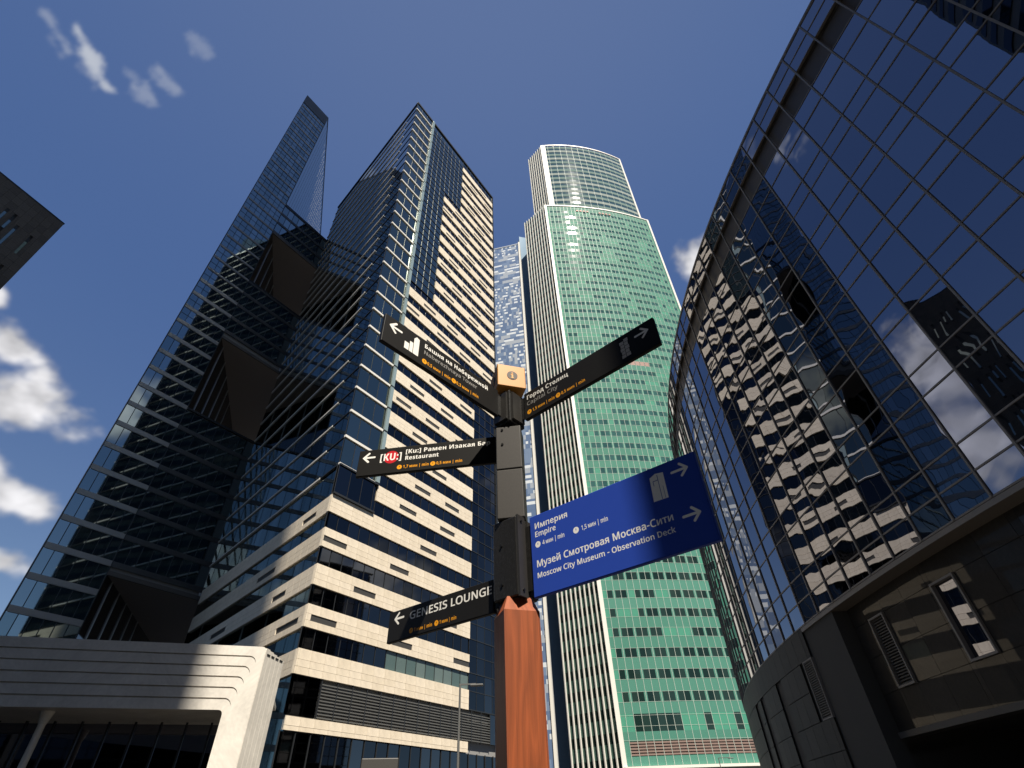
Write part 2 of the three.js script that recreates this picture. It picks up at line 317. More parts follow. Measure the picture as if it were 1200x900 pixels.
// ---------------------------------------------------------------- glass slab tower with loggias
{
  const F = 32.86, H = 183.6, W1 = 8.324, W2 = 21.9, CON = 128.6, A = rad(52.9), dep = 60;
  const t = thing('glass_tower', 'slender dark blue glass tower joined to a lower wing with three deep loggias', 'tower', -61.89, -62.98, F);
  const back = (x, d) => [x + d * Math.cos(A), -d * Math.sin(A)];
  const ins = 0.3;
  put('core', prism([[ins, -ins], [W1 - ins, -ins], back(W1 - ins, dep), back(ins, dep)], 0, H - 0.6), darkCore, t);
  const opens = [[96.8, 115.8], [60.5, 78.6], [22.0, 31.1]];
  const solid = [[0, 22.0], [31.1, 60.5], [78.6, 96.8], [115.8, CON]];
  solid.forEach(([a, b]) => put('wing_core', prism([[W1 - ins, -ins], [W2 - ins, -ins], back(W2 - ins, 46), back(W1 - ins, 46)], a + 0.02, b - 0.25), darkCore, t));
  for (const [a, b] of opens) {
    // brown soffit overhead, dark slatted wall on the tower side
    put('soffit', prism([[W1 + 0.02, -0.05], [W2 - 0.02, -0.05], back(W2 - 0.05, 45.8), back(W1 + 0.02, 45.8)], b - 0.2, b), soffitBrown, t);
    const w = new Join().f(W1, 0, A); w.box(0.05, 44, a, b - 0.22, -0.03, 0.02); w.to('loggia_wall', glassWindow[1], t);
    for (let k = 0; k < 5; k++) new Join().f(W1, 0, A).box(3 + k * 4.6, 3.16 + k * 4.6, a, b - 0.22, 0.02, 0.16).to('wall_fin', alu, t);
    new Join().box(W1, W2, a - 0.35, a + 0.05, -0.3, 0.12).to('loggia_sill', frameDark, t);
    new Join().box(W1, W2, b - 0.3, b + 0.3, -0.2, 0.1).to('loggia_lintel', mat1('lintel', 0.11, 0.10, 0.09), t);
  }
  const isOpen = (y0, y1) => opens.some(([a, b]) => y1 > a + 0.2 && y0 < b - 0.2);
  const rest = [new Join(), new Join(), new Join()], mull = new Join();
  let singles = 0;
  const cw = W1 / 6, cw2 = (W2 - W1) / 9;
  for (let k = -6; k < 40; k++) {
    const y = 24.35 + 4 * k, y1 = Math.min(y + 4, H); if (y < 0) continue;
    const bt = 0.42;
    const spans = [[0, W1]], wing = y1 <= CON + 0.5 && !isOpen(y, y1);
    for (let c = 0; c < (wing ? 15 : 6); c++) {
      const s0 = c < 6 ? c * cw : W1 + (c - 6) * cw2, s1 = s0 + (c < 6 ? cw : cw2);
      const jx = (rnd() - 0.5) * rad(0.22), jy = (rnd() - 0.5) * rad(0.22), g = Math.floor(rnd() * 3);
      if (k >= 0 && k < 26 && singles < 292 && (c < 6 || k < 22)) { const m = put('window_pane', boxGeo(s1 - s0 - 0.05, 4 - 2 * bt, 0.03), glassSlab[g], t, (s0 + s1) / 2, y + 2, -0.06); m.rotation.set(jx, jy, 0); singles++; }
      else rest[g].quad([s0, y + bt, -0.06 + jy], [s1, y + bt, -0.06 - jy], [s1, y1 - bt, -0.06 - jx], [s0, y1 - bt, -0.06 + jx], [0, 0, 1]);
      mull.box(s0 - 0.035, s0 + 0.035, y, y1, -0.08, 0.03);
      if (k > 12 && c < 6) mull.box(s0, s1, y + 2 - 0.03, y + 2 + 0.03, -0.08, 0.0);
    }
    put('spandrel_band', boxGeo(W1, k > 16 ? 0.5 : 0.78, 0.14), mat1('spandrel', 0.34, 0.33, 0.315, { roughness: 0.45, metalness: 0.3 }), t, W1 / 2, y, 0.0);
    if (y <= CON + 0.5 && !isOpen(y - 0.4, y + 0.4)) put('spandrel_band', boxGeo(W2 - W1 - 0.02, 0.78, 0.13), mat1('spandrel2', 0.10, 0.10, 0.10, { roughness: 0.42, metalness: 0.5 }), t, (W1 + W2) / 2, y, -0.005);
  }
  mull.box(W1 - 0.06, W1 + 0.06, 0, H, -0.08, 0.08).box(-0.06, 0.06, 0, H, -0.3, 0.08);
  rest.forEach((j, k) => j.to('upper_glazing', glassSlab[k], t, 'stuff'));
  mull.to('mullion', frameDark, t, 'stuff');
  // side of the slab above the wing
  const sg = new Join().f(W1, 0, A), sm = new Join().f(W1, 0, A);
  for (let k = 0; k < 30; k++) { const d = (rnd() - 0.5) * 0.004; sg.quad([0.05 + k * 2, CON, 0.06 + d], [2.02 + k * 2, CON, 0.06 - d], [2.02 + k * 2, H, 0.06 - d], [0.05 + k * 2, H, 0.06 + d], [0, 0, 1]); sm.box(k * 2 + 0.0, k * 2 + 0.08, CON, H, 0.02, 0.072); }
  sg.to('side_glazing', glassSlab[0], t, 'stuff'); sm.to('side_mullion', frameDark, t, 'stuff');
  new Join().box(-0.1, W1 + 0.1, H - 5.2, H + 0.2, -0.3, 0.09).to('roof_screen', mat1('screen', 0.09, 0.10, 0.115, { roughness: 0.55, metalness: 0.3 }), t);
  new Join().f(W1, 0, A).box(0, dep, H - 0.4, H + 0.2, -0.3, 0.16).to('parapet', frameDark, t);
  new Join().box(W1, W2, CON - 0.5, CON + 0.3, -0.4, 0.1).to('wing_parapet', frameDark, t);
  for (const [x, z, h, r] of [[24.5, -30, 10.5, 0.5], [25.8, -31, 14, 0.3], [23.8, -30.5, 7.5, 0.35]]) put('roof_flue', new THREE.CylinderGeometry(r, r, h, 12), alu, t, x, CON + h / 2, z);
}

// ---------------------------------------------------------------- curved mirror-glass block
{
  const cx = 109.433, cz = -31.18, R = 92.54, S0 = -33.5, S1 = 62;
  const t = thing('mirror_office_block', 'curved mirror glass office block above a dark polished granite base', 'building', cx - R, cz, 90);
  const P = (s, r = R) => { const f = s / R; return [cx - r * Math.cos(f) - (cx - R), r * Math.sin(f)]; };
  const turn = (s) => { const f = s / R; return Math.atan2(-Math.cos(f), Math.sin(f)); };
  const sector = (s0, s1, ra, rb, y0, y1, n) => { const o = [], k = n ?? Math.ceil((s1 - s0) / 2); for (let i = 0; i <= k; i++) o.push(P(s0 + (s1 - s0) * i / k, ra)); for (let i = k; i >= 0; i--) o.push(P(s0 + (s1 - s0) * i / k, rb)); return prism(o, y0, y1); };
  put('core', sector(S0 + 0.3, S1 - 0.3, R - 0.35, R - 24, 10.7, 39.5), darkCore, t);
  const xs = []; for (let k = -24; k <= 26; k++) { const s = 13.27 + 1.915 * k; if (s > S0 && s < S1) xs.push(s); }
  const ys = [10.62, 11.75, 12.95, 15.42, 16.58, 18.95, 20.1, 22.65, 23.77, 26.25, 27.4, 29.8, 31.0, 33.6, 35.1, 37.45, 38.6, 39.75];
  const far = [new Join(), new Join(), new Join()]; let singles = 0;
  for (let i = 0; i < xs.length - 1; i++) {
    const s = (xs[i] + xs[i + 1]) / 2, th = turn(s), [x, z] = P(s), seen = s > -12 && s < 26.5;
    for (let j = 0; j < ys.length - 1; j++) {
      const ya = ys[j], yb = ys[j + 1], h = yb - ya - 0.05, w = 1.865;
      if (j === 14) { const m = put('brown_recess_panel', boxGeo(1.915, h, 0.04), brownBand, t, P(s, R - 0.3)[0], (ya + yb) / 2, P(s, R - 0.3)[1]); m.rotation.y = th; continue; }  // dark brown panels set back behind the mullions
      const k = Math.floor(rnd() * 8), g = Math.floor(rnd() * 3), ax = (rnd() - 0.5) * rad(0.55), ay = (rnd() - 0.5) * rad(0.7);
      if (seen && singles < 300) {
        const m = put('glass_pane', paneGeo(w, h, k, h > 2 ? 0.0042 : 0.0026), glassMirror[g], t, x, (ya + yb) / 2, z); m.rotation.order = 'YXZ'; m.rotation.set(ax, th + ay, 0); singles++;
      } else {
        const c = Math.cos(th), sn = Math.sin(th), d = ay * 0.9;
        const q = (u, y, o) => [x + u * c + o * sn, y, z - u * sn + o * c];
        far[g].quad(q(-w / 2, ya + 0.025, d), q(w / 2, ya + 0.025, -d), q(w / 2, yb - 0.025, -d), q(-w / 2, yb - 0.025, d), [sn, 0, c]);
      }
    }
  }
  far.forEach((j, k) => j.to('far_glazing', glassMirror[k], t, 'stuff'));
  const mv = xs.map((s) => { const g = boxGeo(0.085, 29.15, 0.12).clone(); g.rotateY(turn(s)); const [x, z] = P(s, R + 0.015); g.translate(x, (10.6 + 39.75) / 2, z); return g; });
  put('mullion', mergeGeometries(mv), bronze, t, 0, 0, 0, 'stuff');
  for (const y of ys) put('transom', sector(S0, S1, R + 0.04, R - 0.1, y - 0.035, y + 0.035), bronze, t);
  put('coping', sector(S0, S1, R + 0.07, R - 0.5, 39.78, 39.95), bronze, t);
  // soffit under the glass and the granite base set back beneath it
  const B = R - 0.95;
  put('soffit', sector(-2.9, S1, R + 0.02, B - 0.3, 10.35, 10.57), bronze, t);
  const wall = (s0, s1, y0, y1, r = B, set = granite, gap = 0.02, name = 'granite_panel') => {
    const s = (s0 + s1) / 2, [x, z] = P(s, r - 0.04), m = put(name, boxGeo((s1 - s0) * r / R - gap * 0.6, y1 - y0 - gap, 0.08), set[Math.floor(rnd() * 3)], t, x, (y0 + y1) / 2, z); m.rotation.y = turn(s); return m;
  };
  put('base_core', sector(-2.8, S1, B - 0.14, B - 20, 4.7, 10.4), graniteBack, t);
  const rows = [4.75, 6.3, 7.85, 9.4, 10.36];
  const holes = [[2.6, 3.9, 6.3, 9.4, 'v'], [7.6, 9.05, 6.3, 9.4, 'w'], [12.9, 14.5, 6.3, 9.4, 'w'], [18.2, 19.8, 6.3, 9.4, 'w']];
  for (let s = -2.8; s < 30;) {
    const hole = holes.find((h) => h[0] > s - 0.01 && h[0] < s + 1.95), e = hole && hole[0] > s + 0.02 ? hole[0] : hole ? hole[1] : s + 1.72, inH = holes.some((h) => s >= h[0] - 0.02 && e <= h[1] + 0.02);
    for (let r = 0; r < 4; r++) if (!(inH && rows[r] >= 6.2 && rows[r + 1] <= 9.5)) wall(s, e, rows[r], rows[r + 1]);
    s = e;
  }
  for (const [s0, s1, y0, y1, kind] of holes) {
    const s = (s0 + s1) / 2, th = turn(s), w = (s1 - s0) * B / R;
    const g = new THREE.Group(); g.name = kind === 'w' ? 'window' : 'vent'; const [x, z] = P(s, B); g.position.set(x, 0, z); g.rotation.y = th; t.add(g);
    const fr = new Join(); fr.box(-w / 2, -w / 2 + 0.09, y0, y1, -0.2, 0.12).box(w / 2 - 0.09, w / 2, y0, y1, -0.2, 0.12).box(-w / 2 + 0.09, w / 2 - 0.09, y0, y0 + 0.09, -0.2, 0.12).box(-w / 2 + 0.09, w / 2 - 0.09, y1 - 0.09, y1, -0.2, 0.12); fr.to('frame', bronze, g);
    if (kind === 'w') put('pane', paneGeo(w - 0.18, y1 - y0 - 0.18, 3, 0.003), glassMirror[1], g, 0, (y0 + y1) / 2, -0.08);
    else for (let k = 0; k < 24; k++) put('slat', boxGeo(w - 0.18, 0.05, 0.1), mat1('slat', 0.07, 0.062, 0.055), g, 0, y0 + 0.15 + k * 0.122, -0.06);
  }
  put('arcade_lintel', sector(1.0, S1, B + 0.12, B - 0.6, 4.5, 4.74), mat1('lintel2', 0.075, 0.065, 0.056, { roughness: 0.5 }), t);
  put('arcade_back', sector(1.0, S1, B - 6, B - 6.4, 0, 4.6), graniteBack, t);
  // granite pier, flush with the glass, with its tall vent and dark slit windows
  put('pier_core', sector(-33, 1.0, R - 0.1, R - 14, 0, 10.55), graniteBack, t);
  put('pier_core', sector(-2.9, 1.0, B - 0.06, B - 10, 0, 4.7), graniteBack, t);
  const pr = [0, 1.5, 3, 4.5, 6, 7.5, 9, 10.58];
  for (let s = -30, k = 0; s < -2.9; s += 1.4, k++) for (let r = 0; r < 7; r++) {
    const e = Math.min(s + 1.4, -2.9), vent = s < -2.5 && e > -4.8 && s > -5.4 && r >= 4 && r < 6, slit = (k % 6 === 2 || k % 6 === 4) && r >= 2 && r < 6 && s > -20 && s < -9;
    if (vent || slit) continue;
    wall(s, e, pr[r], pr[r + 1], R + 0.03, graniteMatt, 0.035);
  }
  for (let r = 0; r < 3; r++) wall(-2.9, 1.0, pr[r], pr[r + 1], B + 0.02, graniteMatt, 0.07);
  {
    const s = -3.6, g = new THREE.Group(); g.name = 'vent'; const [x, z] = P(s, R); g.position.set(x, 0, z); g.rotation.y = turn(s); t.add(g);
    for (let k = 0; k < 26; k++) put('slat', boxGeo(1.25, 0.05, 0.1), mat1('slat'), g, 0, 6.1 + k * 0.112, -0.02);
    new Join().box(-0.7, -0.63, 6, 9, -0.1, 0.05).box(0.63, 0.7, 6, 9, -0.1, 0.05).box(-0.63, 0.63, 6, 6.06, -0.1, 0.05).box(-0.63, 0.63, 8.94, 9, -0.1, 0.05).to('frame', bronze, g);
  }
}

// ---------------------------------------------------------------- green curved tower
const greenSpandrel = [0, 1, 2].map((k) => mat(0.066 + 0.006 * k, 0.205 + 0.012 * k, 0.155 + 0.010 * k, { roughness: 0.7, specularIntensity: 0.3 }));
const greenBlind = mat(0.066, 0.26, 0.18, { roughness: 0.7, specularIntensity: 0.3 });
const greenSkyTinted = [0, 1].map((k) => mat(0.030 + 0.014 * k, 0.085 + 0.03 * k, 0.080 + 0.026 * k, { roughness: 0.05 }));  // lighter than the lower panes: sky reflection put into the glass colour
const greenDark = [0, 1].map((k) => mat(0.010 + 0.008 * k, 0.026 + 0.014 * k, 0.023 + 0.012 * k, { roughness: 0.03, specularIntensity: 0.4 }));
const gridWhite = mat(0.46, 0.52, 0.46, { roughness: 0.5 });
{
  const t = thing('green_glass_tower', 'tall green glass tower with curved front, white vertical fins and set-back crown', 'tower', 17.63, -118.68, 90);
  const ox = 17.63, oz = -118.68, gx = 14.63, gz = -250.09, R = 131.5, H = 206.3;
  const front = (s, r, cx, cz, R0, a0) => { const a = a0 + s / R0; return [cx + r * Math.sin(a) - ox, cz + r * Math.cos(a) - oz, a]; };
  const A0 = Math.asin((17.63 - gx) / R), LEN = R * (Math.asin((63.5 - gx) / R) - A0);
  const P = (s, r = R) => front(s, r, gx, gz, R, A0);
  const outline = []; for (let k = 0; k <= 20; k++) { const [x, z] = P(0.4 + (LEN - 0.8) * k / 20, R - 0.4); outline.push([x, z]); }
  outline.push([66 - ox, -165 - oz], [22 - ox, -165 - oz], [9.4 - ox, -127.0 - oz]);
  put('core', prism(outline, 0, H - 1), darkCore, t);
  const N = 30, cw = LEN / N;
  const wall = (j, s0, s1, y0, y1, r, R0 = P, jit = 0) => { // jit: how far each corner of a pane may stand off true, in metres
    const [xa, za] = R0(s0, r), [xb, zb] = R0(s1, r), m = R0((s0 + s1) / 2, r)[2], e = () => (rnd() - 0.5) * jit, ea = e(), eb = e(), ec = e();
    const A = [xa, y0, za + ea], B = [xb, y0, zb + eb], C = [xb, y1, zb + eb + ec], D = [xa, y1, za + ea + ec], n = new THREE.Vector3(B[0] - A[0], 0, B[2] - A[2]).cross(new THREE.Vector3(0, D[1] - A[1], D[2] - A[2])).normalize();
    j.quad(A, B, C, D, [n.x, n.y, n.z]); };
  const dark = [new Join(), new Join()], blind = new Join();
  const pattern = (f, c) => { const n = perlin.noise(f * 0.9 + 3.3, c * 0.23, 1.7) + 0.35 * perlin.noise(f * 3.1, c * 1.7, 8.8); return c < 1 || c > N - 2 ? 'blind' : n > 0.36 ? 'blind' : 'dark'; }, pill = new Join();
  for (let f = 0; f < 46; f++) {
    const yt = 22.56 + 4.0 * f, y0 = yt - 1.75;
    const sp = new Join(); for (let c = 0; c < N; c++) wall(sp, c * cw, (c + 1) * cw, yt, yt + 2.25, R, P, 0.01); sp.to('spandrel_band', greenSpandrel[Math.floor(rnd() * 3)], t);
    for (let c = 0; c < N; c++) {
      if (c % 2 === 0 && !(f === 23 && c > 3 && c < 18)) { const q = P(c * cw, R - 0.02)[2]; wall(pill, c * cw - 0.32, c * cw + 0.32, y0 + 0.01, yt - 0.01, R + 0.0); }
      const kind = f === 23 && c > 3 && c < 17 ? 'vent' : pattern(f, c), s0 = c * cw, s1 = s0 + cw;
      if (f < 8) { const [x, z, a] = P((s0 + s1) / 2, R - 0.03), m = put('window_pane', boxGeo(cw - 0.03, 1.72, 0.04), kind === 'dark' ? greenDark[Math.floor(rnd() * 2)] : greenBlind, t, x, y0 + 0.87, z); m.rotation.order = 'YXZ'; m.rotation.set((rnd() - 0.5) * 0.008, a + (rnd() - 0.5) * 0.008, 0); }
      else if (kind === 'vent') { const [x, z, a] = P((s0 + s1) / 2, R); const m = put('plant_grille', boxGeo(cw - 0.25, 1.7, 0.06), mat1('grille', 0.27, 0.15, 0.12), t, x, y0 + 0.87, z); m.rotation.y = a; }
      else wall(kind === 'dark' ? dark[Math.floor(rnd() * 2)] : blind, s0, s1, y0, yt, R - 0.03, P, 0.006);
    }
  }
  // tall shop-like storey, red-brown grille storey and the storeys under them
  for (let c = 0; c < N; c++) {
    const [x, z, a] = P((c + 0.5) * cw, R - 0.03), d = c < 2 ? 'b' : [2, 3, 4, 5, 6, 7].includes(c) ? 'd' : c < 11 ? 'b' : c % 4 === 3 ? 'd' : 'b';
    const m = put('window_pane', boxGeo(cw - 0.03, 2.9, 0.04), d === 'd' ? greenDark[c % 2] : greenBlind, t, x, 17.35, z); m.rotation.y = a;
    if (c >= 1) for (let k = 0; k < 5; k++) { const [gx2, gz2] = P((c + 0.5) * cw, R + 0.02), b = put('grille_blade', boxGeo(cw - 0.12, 0.27, 0.1), mat1('blade2', 0.22, 0.15, 0.125), t, gx2, 12.3 + k * 0.46, gz2); b.rotation.y = a; }
  }
  { const a = new Join(), b = new Join(), c = new Join(), a2 = new Join(); wall(a2, 0, cw, 12.06, 14.38, R); a2.to('corner_panel', greenSpandrel[1], t); for (let k = 0; k < N; k++) { wall(a, k * cw, (k + 1) * cw, 18.8, 20.82, R); wall(b, k * cw, (k + 1) * cw, 14.4, 15.9, R); wall(c, k * cw, (k + 1) * cw, 10.6, 12.05, R); } a.to('spandrel_band', greenSpandrel[1], t); b.to('spandrel_band', greenSpandrel[0], t); c.to('spandrel_band', greenSpandrel[2], t); }
  { const top = new Join(); for (let k = 0; k < N; k++) wall(top, k * cw, (k + 1) * cw, 22.56 + 4 * 45 + 2.24, H, R + 0.02); top.to('crown_band', greenSpandrel[2], t); }
  for (const s of [13.5, 15, 16.5, 18, 23.5, 25, 26.5, 28]) { const [x, z, a] = P(s, R + 0.1), m = put('obstruction_light', boxGeo(0.9, 0.9, 0.2), mat1('redlamp', 0.30, 0.08, 0.05), t, x, H - 3.3, z); m.rotation.y = a; }
  dark.forEach((j, k) => j.to('upper_dark_glazing', greenSkyTinted[k], t, 'stuff')); pill.to('window_pier', greenSpandrel[2], t, 'stuff'); blind.to('upper_pale_glazing', greenBlind, t, 'stuff');
  const bars = [];
  for (let c = 1; c < N; c++) { const [x, z, a] = P(c * cw, R + 0.03); const g = boxGeo(0.075, H - 10.6, 0.07).clone(); g.rotateY(a); g.translate(x, (H + 10.6) / 2, z); bars.push(g); }
  put('mullion', mergeGeometries(bars), gridWhite, t, 0, 0, 0, 'stuff');
  // transoms follow the curve column by column
  const tr = new Join(); for (let f = -2; f < 46; f++) for (let c = 0; c < N; c++) for (const dy of [0, 2.25]) wall(tr, c * cw, (c + 1) * cw, 22.53 + 4 * f + dy - 0.02, 22.53 + 4 * f + dy + 0.02, R + 0.045);
  tr.to('transom', gridWhite, t, 'stuff');
  const edge = (s, w, h0, h1, name) => { const [x, z, a] = P(s, R + 0.05), m = put(name, boxGeo(w, h1 - h0, 0.5), whiteFin, t, x, (h0 + h1) / 2, z); m.rotation.y = a; };
  edge(0.05, 0.9, 9.8, H + 0.5, 'edge_fin'); edge(LEN - 0.2, 0.9, 9.8, H + 0.5, 'edge_fin');
  { const cop = []; for (let k = 0; k < N; k++) { const [x, z, a] = P((k + 0.5) * cw, R); const g = boxGeo(cw + 0.02, 0.7, 0.5).clone(); g.rotateY(a); g.translate(x, H + 0.1, z); cop.push(g); } put('coping', mergeGeometries(cop), whiteFin, t); }
  { const sill = []; for (let k = 0; k < N; k++) { const [x, z, a] = P((k + 0.5) * cw, R); const g = boxGeo(cw + 0.02, 0.45, 1.0).clone(); g.rotateY(a); g.translate(x, 10.3, z + 0.2); sill.push(g); } put('canopy_edge', mergeGeometries(sill), whiteFin, t); }
  // finned flank: from the front corner back towards the flank's far edge
  const fa = Math.atan2(-(-126.6 + 118.68), 8.74 - 17.63);         // turn for Join.f: x' = (cos, -sin)
  const fl = Math.hypot(8.74 - 17.63, -126.6 + 118.68);
  const flank = (y0, y1, x, z, ang, len, nf, yTop) => {
    const gl = new Join().f(x, z, ang), gg = new Join().f(x, z, ang), base = 22.56;
    for (let y = y0; y < y1 - 0.1;) { const yt = Math.min(y + 4, y1); const wy = y + 2.25; gg.quad([len, y, -0.02], [0, y, -0.02], [0, Math.min(wy, y1), -0.02], [len, Math.min(wy, y1), -0.02], [0, 0, -1]); if (wy < y1) gl.quad([len, wy, 0.0], [0, wy, 0.0], [0, yt, 0.0], [len, yt, 0.0], [0, 0, -1]); y = yt; }
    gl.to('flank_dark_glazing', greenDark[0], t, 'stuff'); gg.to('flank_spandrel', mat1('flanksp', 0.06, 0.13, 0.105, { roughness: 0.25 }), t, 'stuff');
    for (let k = 1; k <= nf; k++) new Join().f(x, z, ang).box(len * k / nf - 0.12, len * k / nf + 0.12, y0, y1 + 0.3, -0.34, 0).to('flank_fin', whiteFin, t);
  };
  flank(0, H, 0.0, 0.0, fa, fl, 9);
  // set-back crown block
  const ux = 24.79, uz = -205.1, UR = 82.76, UH = 271.8, UA = Math.asin((20.55 - ux) / UR), UL = UR * (Math.asin((62.5 - ux) / UR) - UA);
  const U = (s, r = UR) => front(s, r, ux, uz, UR, UA);
  const uo = []; for (let k = 0; k <= 16; k++) { const [x, z] = U(0.3 + (UL - 0.6) * k / 16, UR - 0.4); uo.push([x, z]); }
  uo.push([64 - ox, -160 - oz], [24 - ox, -160 - oz], [14.6 - ox, -129.8 - oz]);
  put('crown_core', prism(uo, H - 1, UH - 0.6), darkCore, t);
  const UN = 28, uw = UL / UN;
  const pale = mat1('crownpale', 0.15, 0.215, 0.20, { roughness: 0.9, specularIntensity: 0.2 }), band = mat1('crownband', 0.26, 0.30, 0.28, { roughness: 0.9, specularIntensity: 0.2 });
  for (let f = 0; f < 16; f++) {
    const y = H + 4 * f, a = new Join(), b = new Join();
    for (let c = 0; c < UN; c++) { wall(a, c * uw, (c + 1) * uw, y + 0.05, y + 2.1, UR, U); wall(b, c * uw, (c + 1) * uw, y + 2.1, y + 4.05, UR + 0.06, U); }
    a.to('crown_window_strip', f % 3 === 1 ? mat1('crownglass', 0.045, 0.09, 0.09, { roughness: 0.06, clearcoat: 1 }) : mat1('crownglass2', 0.03, 0.07, 0.075, { roughness: 0.06, clearcoat: 1 }), t);
    b.to('crown_spandrel', f % 2 ? pale : band, t);
  }
  { const g = []; for (let c = 0; c <= UN; c += 2) { const [x, z, a] = U(c * uw, UR + 0.06); const b = boxGeo(0.07, UH - H, 0.08).clone(); b.rotateY(a); b.translate(x, (UH + H) / 2, z); g.push(b); } put('crown_mullion', mergeGeometries(g), gridWhite, t, 0, 0, 0, 'stuff'); }
  for (const [s, w] of [[0.7, 2.4], [UL - 0.3, 1.0]]) { const [x, z, a] = U(s, UR + 0.05), m = put('crown_edge', boxGeo(w, UH - H + 0.6, 0.5), whiteFin, t, x, (UH + H) / 2, z); m.rotation.y = a; }
  { const cop = []; for (let k = 0; k < UN; k++) { const [x, z, a] = U((k + 0.5) * uw, UR); const g = boxGeo(uw + 0.02, 0.8, 0.5).clone(); g.rotateY(a); g.translate(x, UH + 0.2, z); cop.push(g); } put('crown_coping', mergeGeometries(cop), whiteFin, t); }
  const ua = Math.atan2(-(-129.46 + 122.29), 14.0 - 20.55);
  flank(H - 1, UH, 20.55 - ox, -122.29 - oz, ua, Math.hypot(14 - 20.55, -129.46 + 122.29), 7);
  put('mast', new THREE.CylinderGeometry(0.25, 0.25, 5, 8), whiteFin, t, 27 - ox, UH + 2, -124.5 - oz);
}

// ---------------------------------------------------------------- narrow dark slab and the patterned blue tower beyond
{
  const [xa, za] = az(2.6, 136), [xb, zb] = az(4.35, 136);
  const t = thing('dark_glass_slab', 'narrow dark blue glass slab between the patterned tower and the white fins', 'building', xa, za, 75);
  const w = Math.hypot(xb - xa, zb - za), H = 1.6 + 136 * 1.525;
  new Join().box(0.02, w, 0, H - 0.3, -24, -0.06).to('core', darkCore, t);
  for (let k = 0; k < 26; k++) put('wall_pane', boxGeo(w, 7.82, 0.04), mat1('slabglass', 0.20, 0.31, 0.42, { roughness: 0.1 }), t, w / 2, 10.2 + k * 7.85, -0.02).rotation.set((rnd() - 0.5) * 0.004, (rnd() - 0.5) * 0.006, 0);
  new Join().box(-2, w + 1.2, 5.6, 6.4, -1, 2.2).to('canopy', whiteFin, t);
}
{
  const [xa, za] = az(-3.2, 110), [xb, zb] = az(2.5, 107.6), H = 1.6 + 110 * 1.462;
  const t = thing('patterned_blue_tower', 'slim blue glass tower with scattered pale panels behind the green tower', 'tower', xa, za, 90 - Math.atan2(-(zb - za), xb - xa) * 180 / Math.PI * 1);
  const w = Math.hypot(xb - xa, zb - za);
  new Join().box(0, w, 0, H - 0.4, -2.5, -0.1).to('core', darkCore, t);
  const rows = Math.floor(H / 1.4), glass = [new Join(), new Join()], pale = new Join(), mid = new Join();
  for (let r = 0; r < rows; r++) {
    const y = r * 1.4, mode = perlin.noise(r * 0.13, 4.2, 1.1);
    for (let x = 0; x < w - 0.05;) {
      const n = rnd(), len = mode > 0.12 ? 0.8 + 2.2 * rnd() : 0.35 + 0.6 * rnd(), e = Math.min(w, x + len), p = mode > 0.12 ? 0.42 : 0.42 + 0.3 * Math.max(0, -mode);
      const j = n < p * 0.6 ? pale : n < p ? mid : glass[Math.floor(rnd() * 2)], d = (rnd() - 0.5) * 0.02;
      j.quad([x, y, d], [e, y, -d], [e, y + (j === pale ? 0.8 : 1.4), -d], [x, y + (j === pale ? 0.8 : 1.4), d], [0, 0, 1]);
      if (j === pale) glass[0].quad([x, y + 0.8, 0], [e, y + 0.8, 0], [e, y + 1.4, 0], [x, y + 1.4, 0], [0, 0, 1]);
      x = e;
    }
  }
  glass.forEach((j, k) => j.to('blue_glazing', mat1('bt' + k, 0.13 + 0.06 * k, 0.19 + 0.07 * k, 0.32 + 0.07 * k, { roughness: 0.3, metalness: 0.1 }), t, 'stuff'));
  pale.to('pale_panel', mat1('btp', 0.62, 0.66, 0.70, { roughness: 0.4 }), t, 'stuff'); mid.to('grey_panel', mat1('btm', 0.34, 0.38, 0.44, { roughness: 0.4 }), t, 'stuff');
  new Join().box(w - 0.3, w + 0.25, 0, H + 0.6, -0.6, 0.3).to('edge_fin', whiteFin, t);
  new Join().box(0, w - 0.4, H - 0.4, H + 0.2, -0.6, 0.1).to('coping', mat1('btm'), t);
}

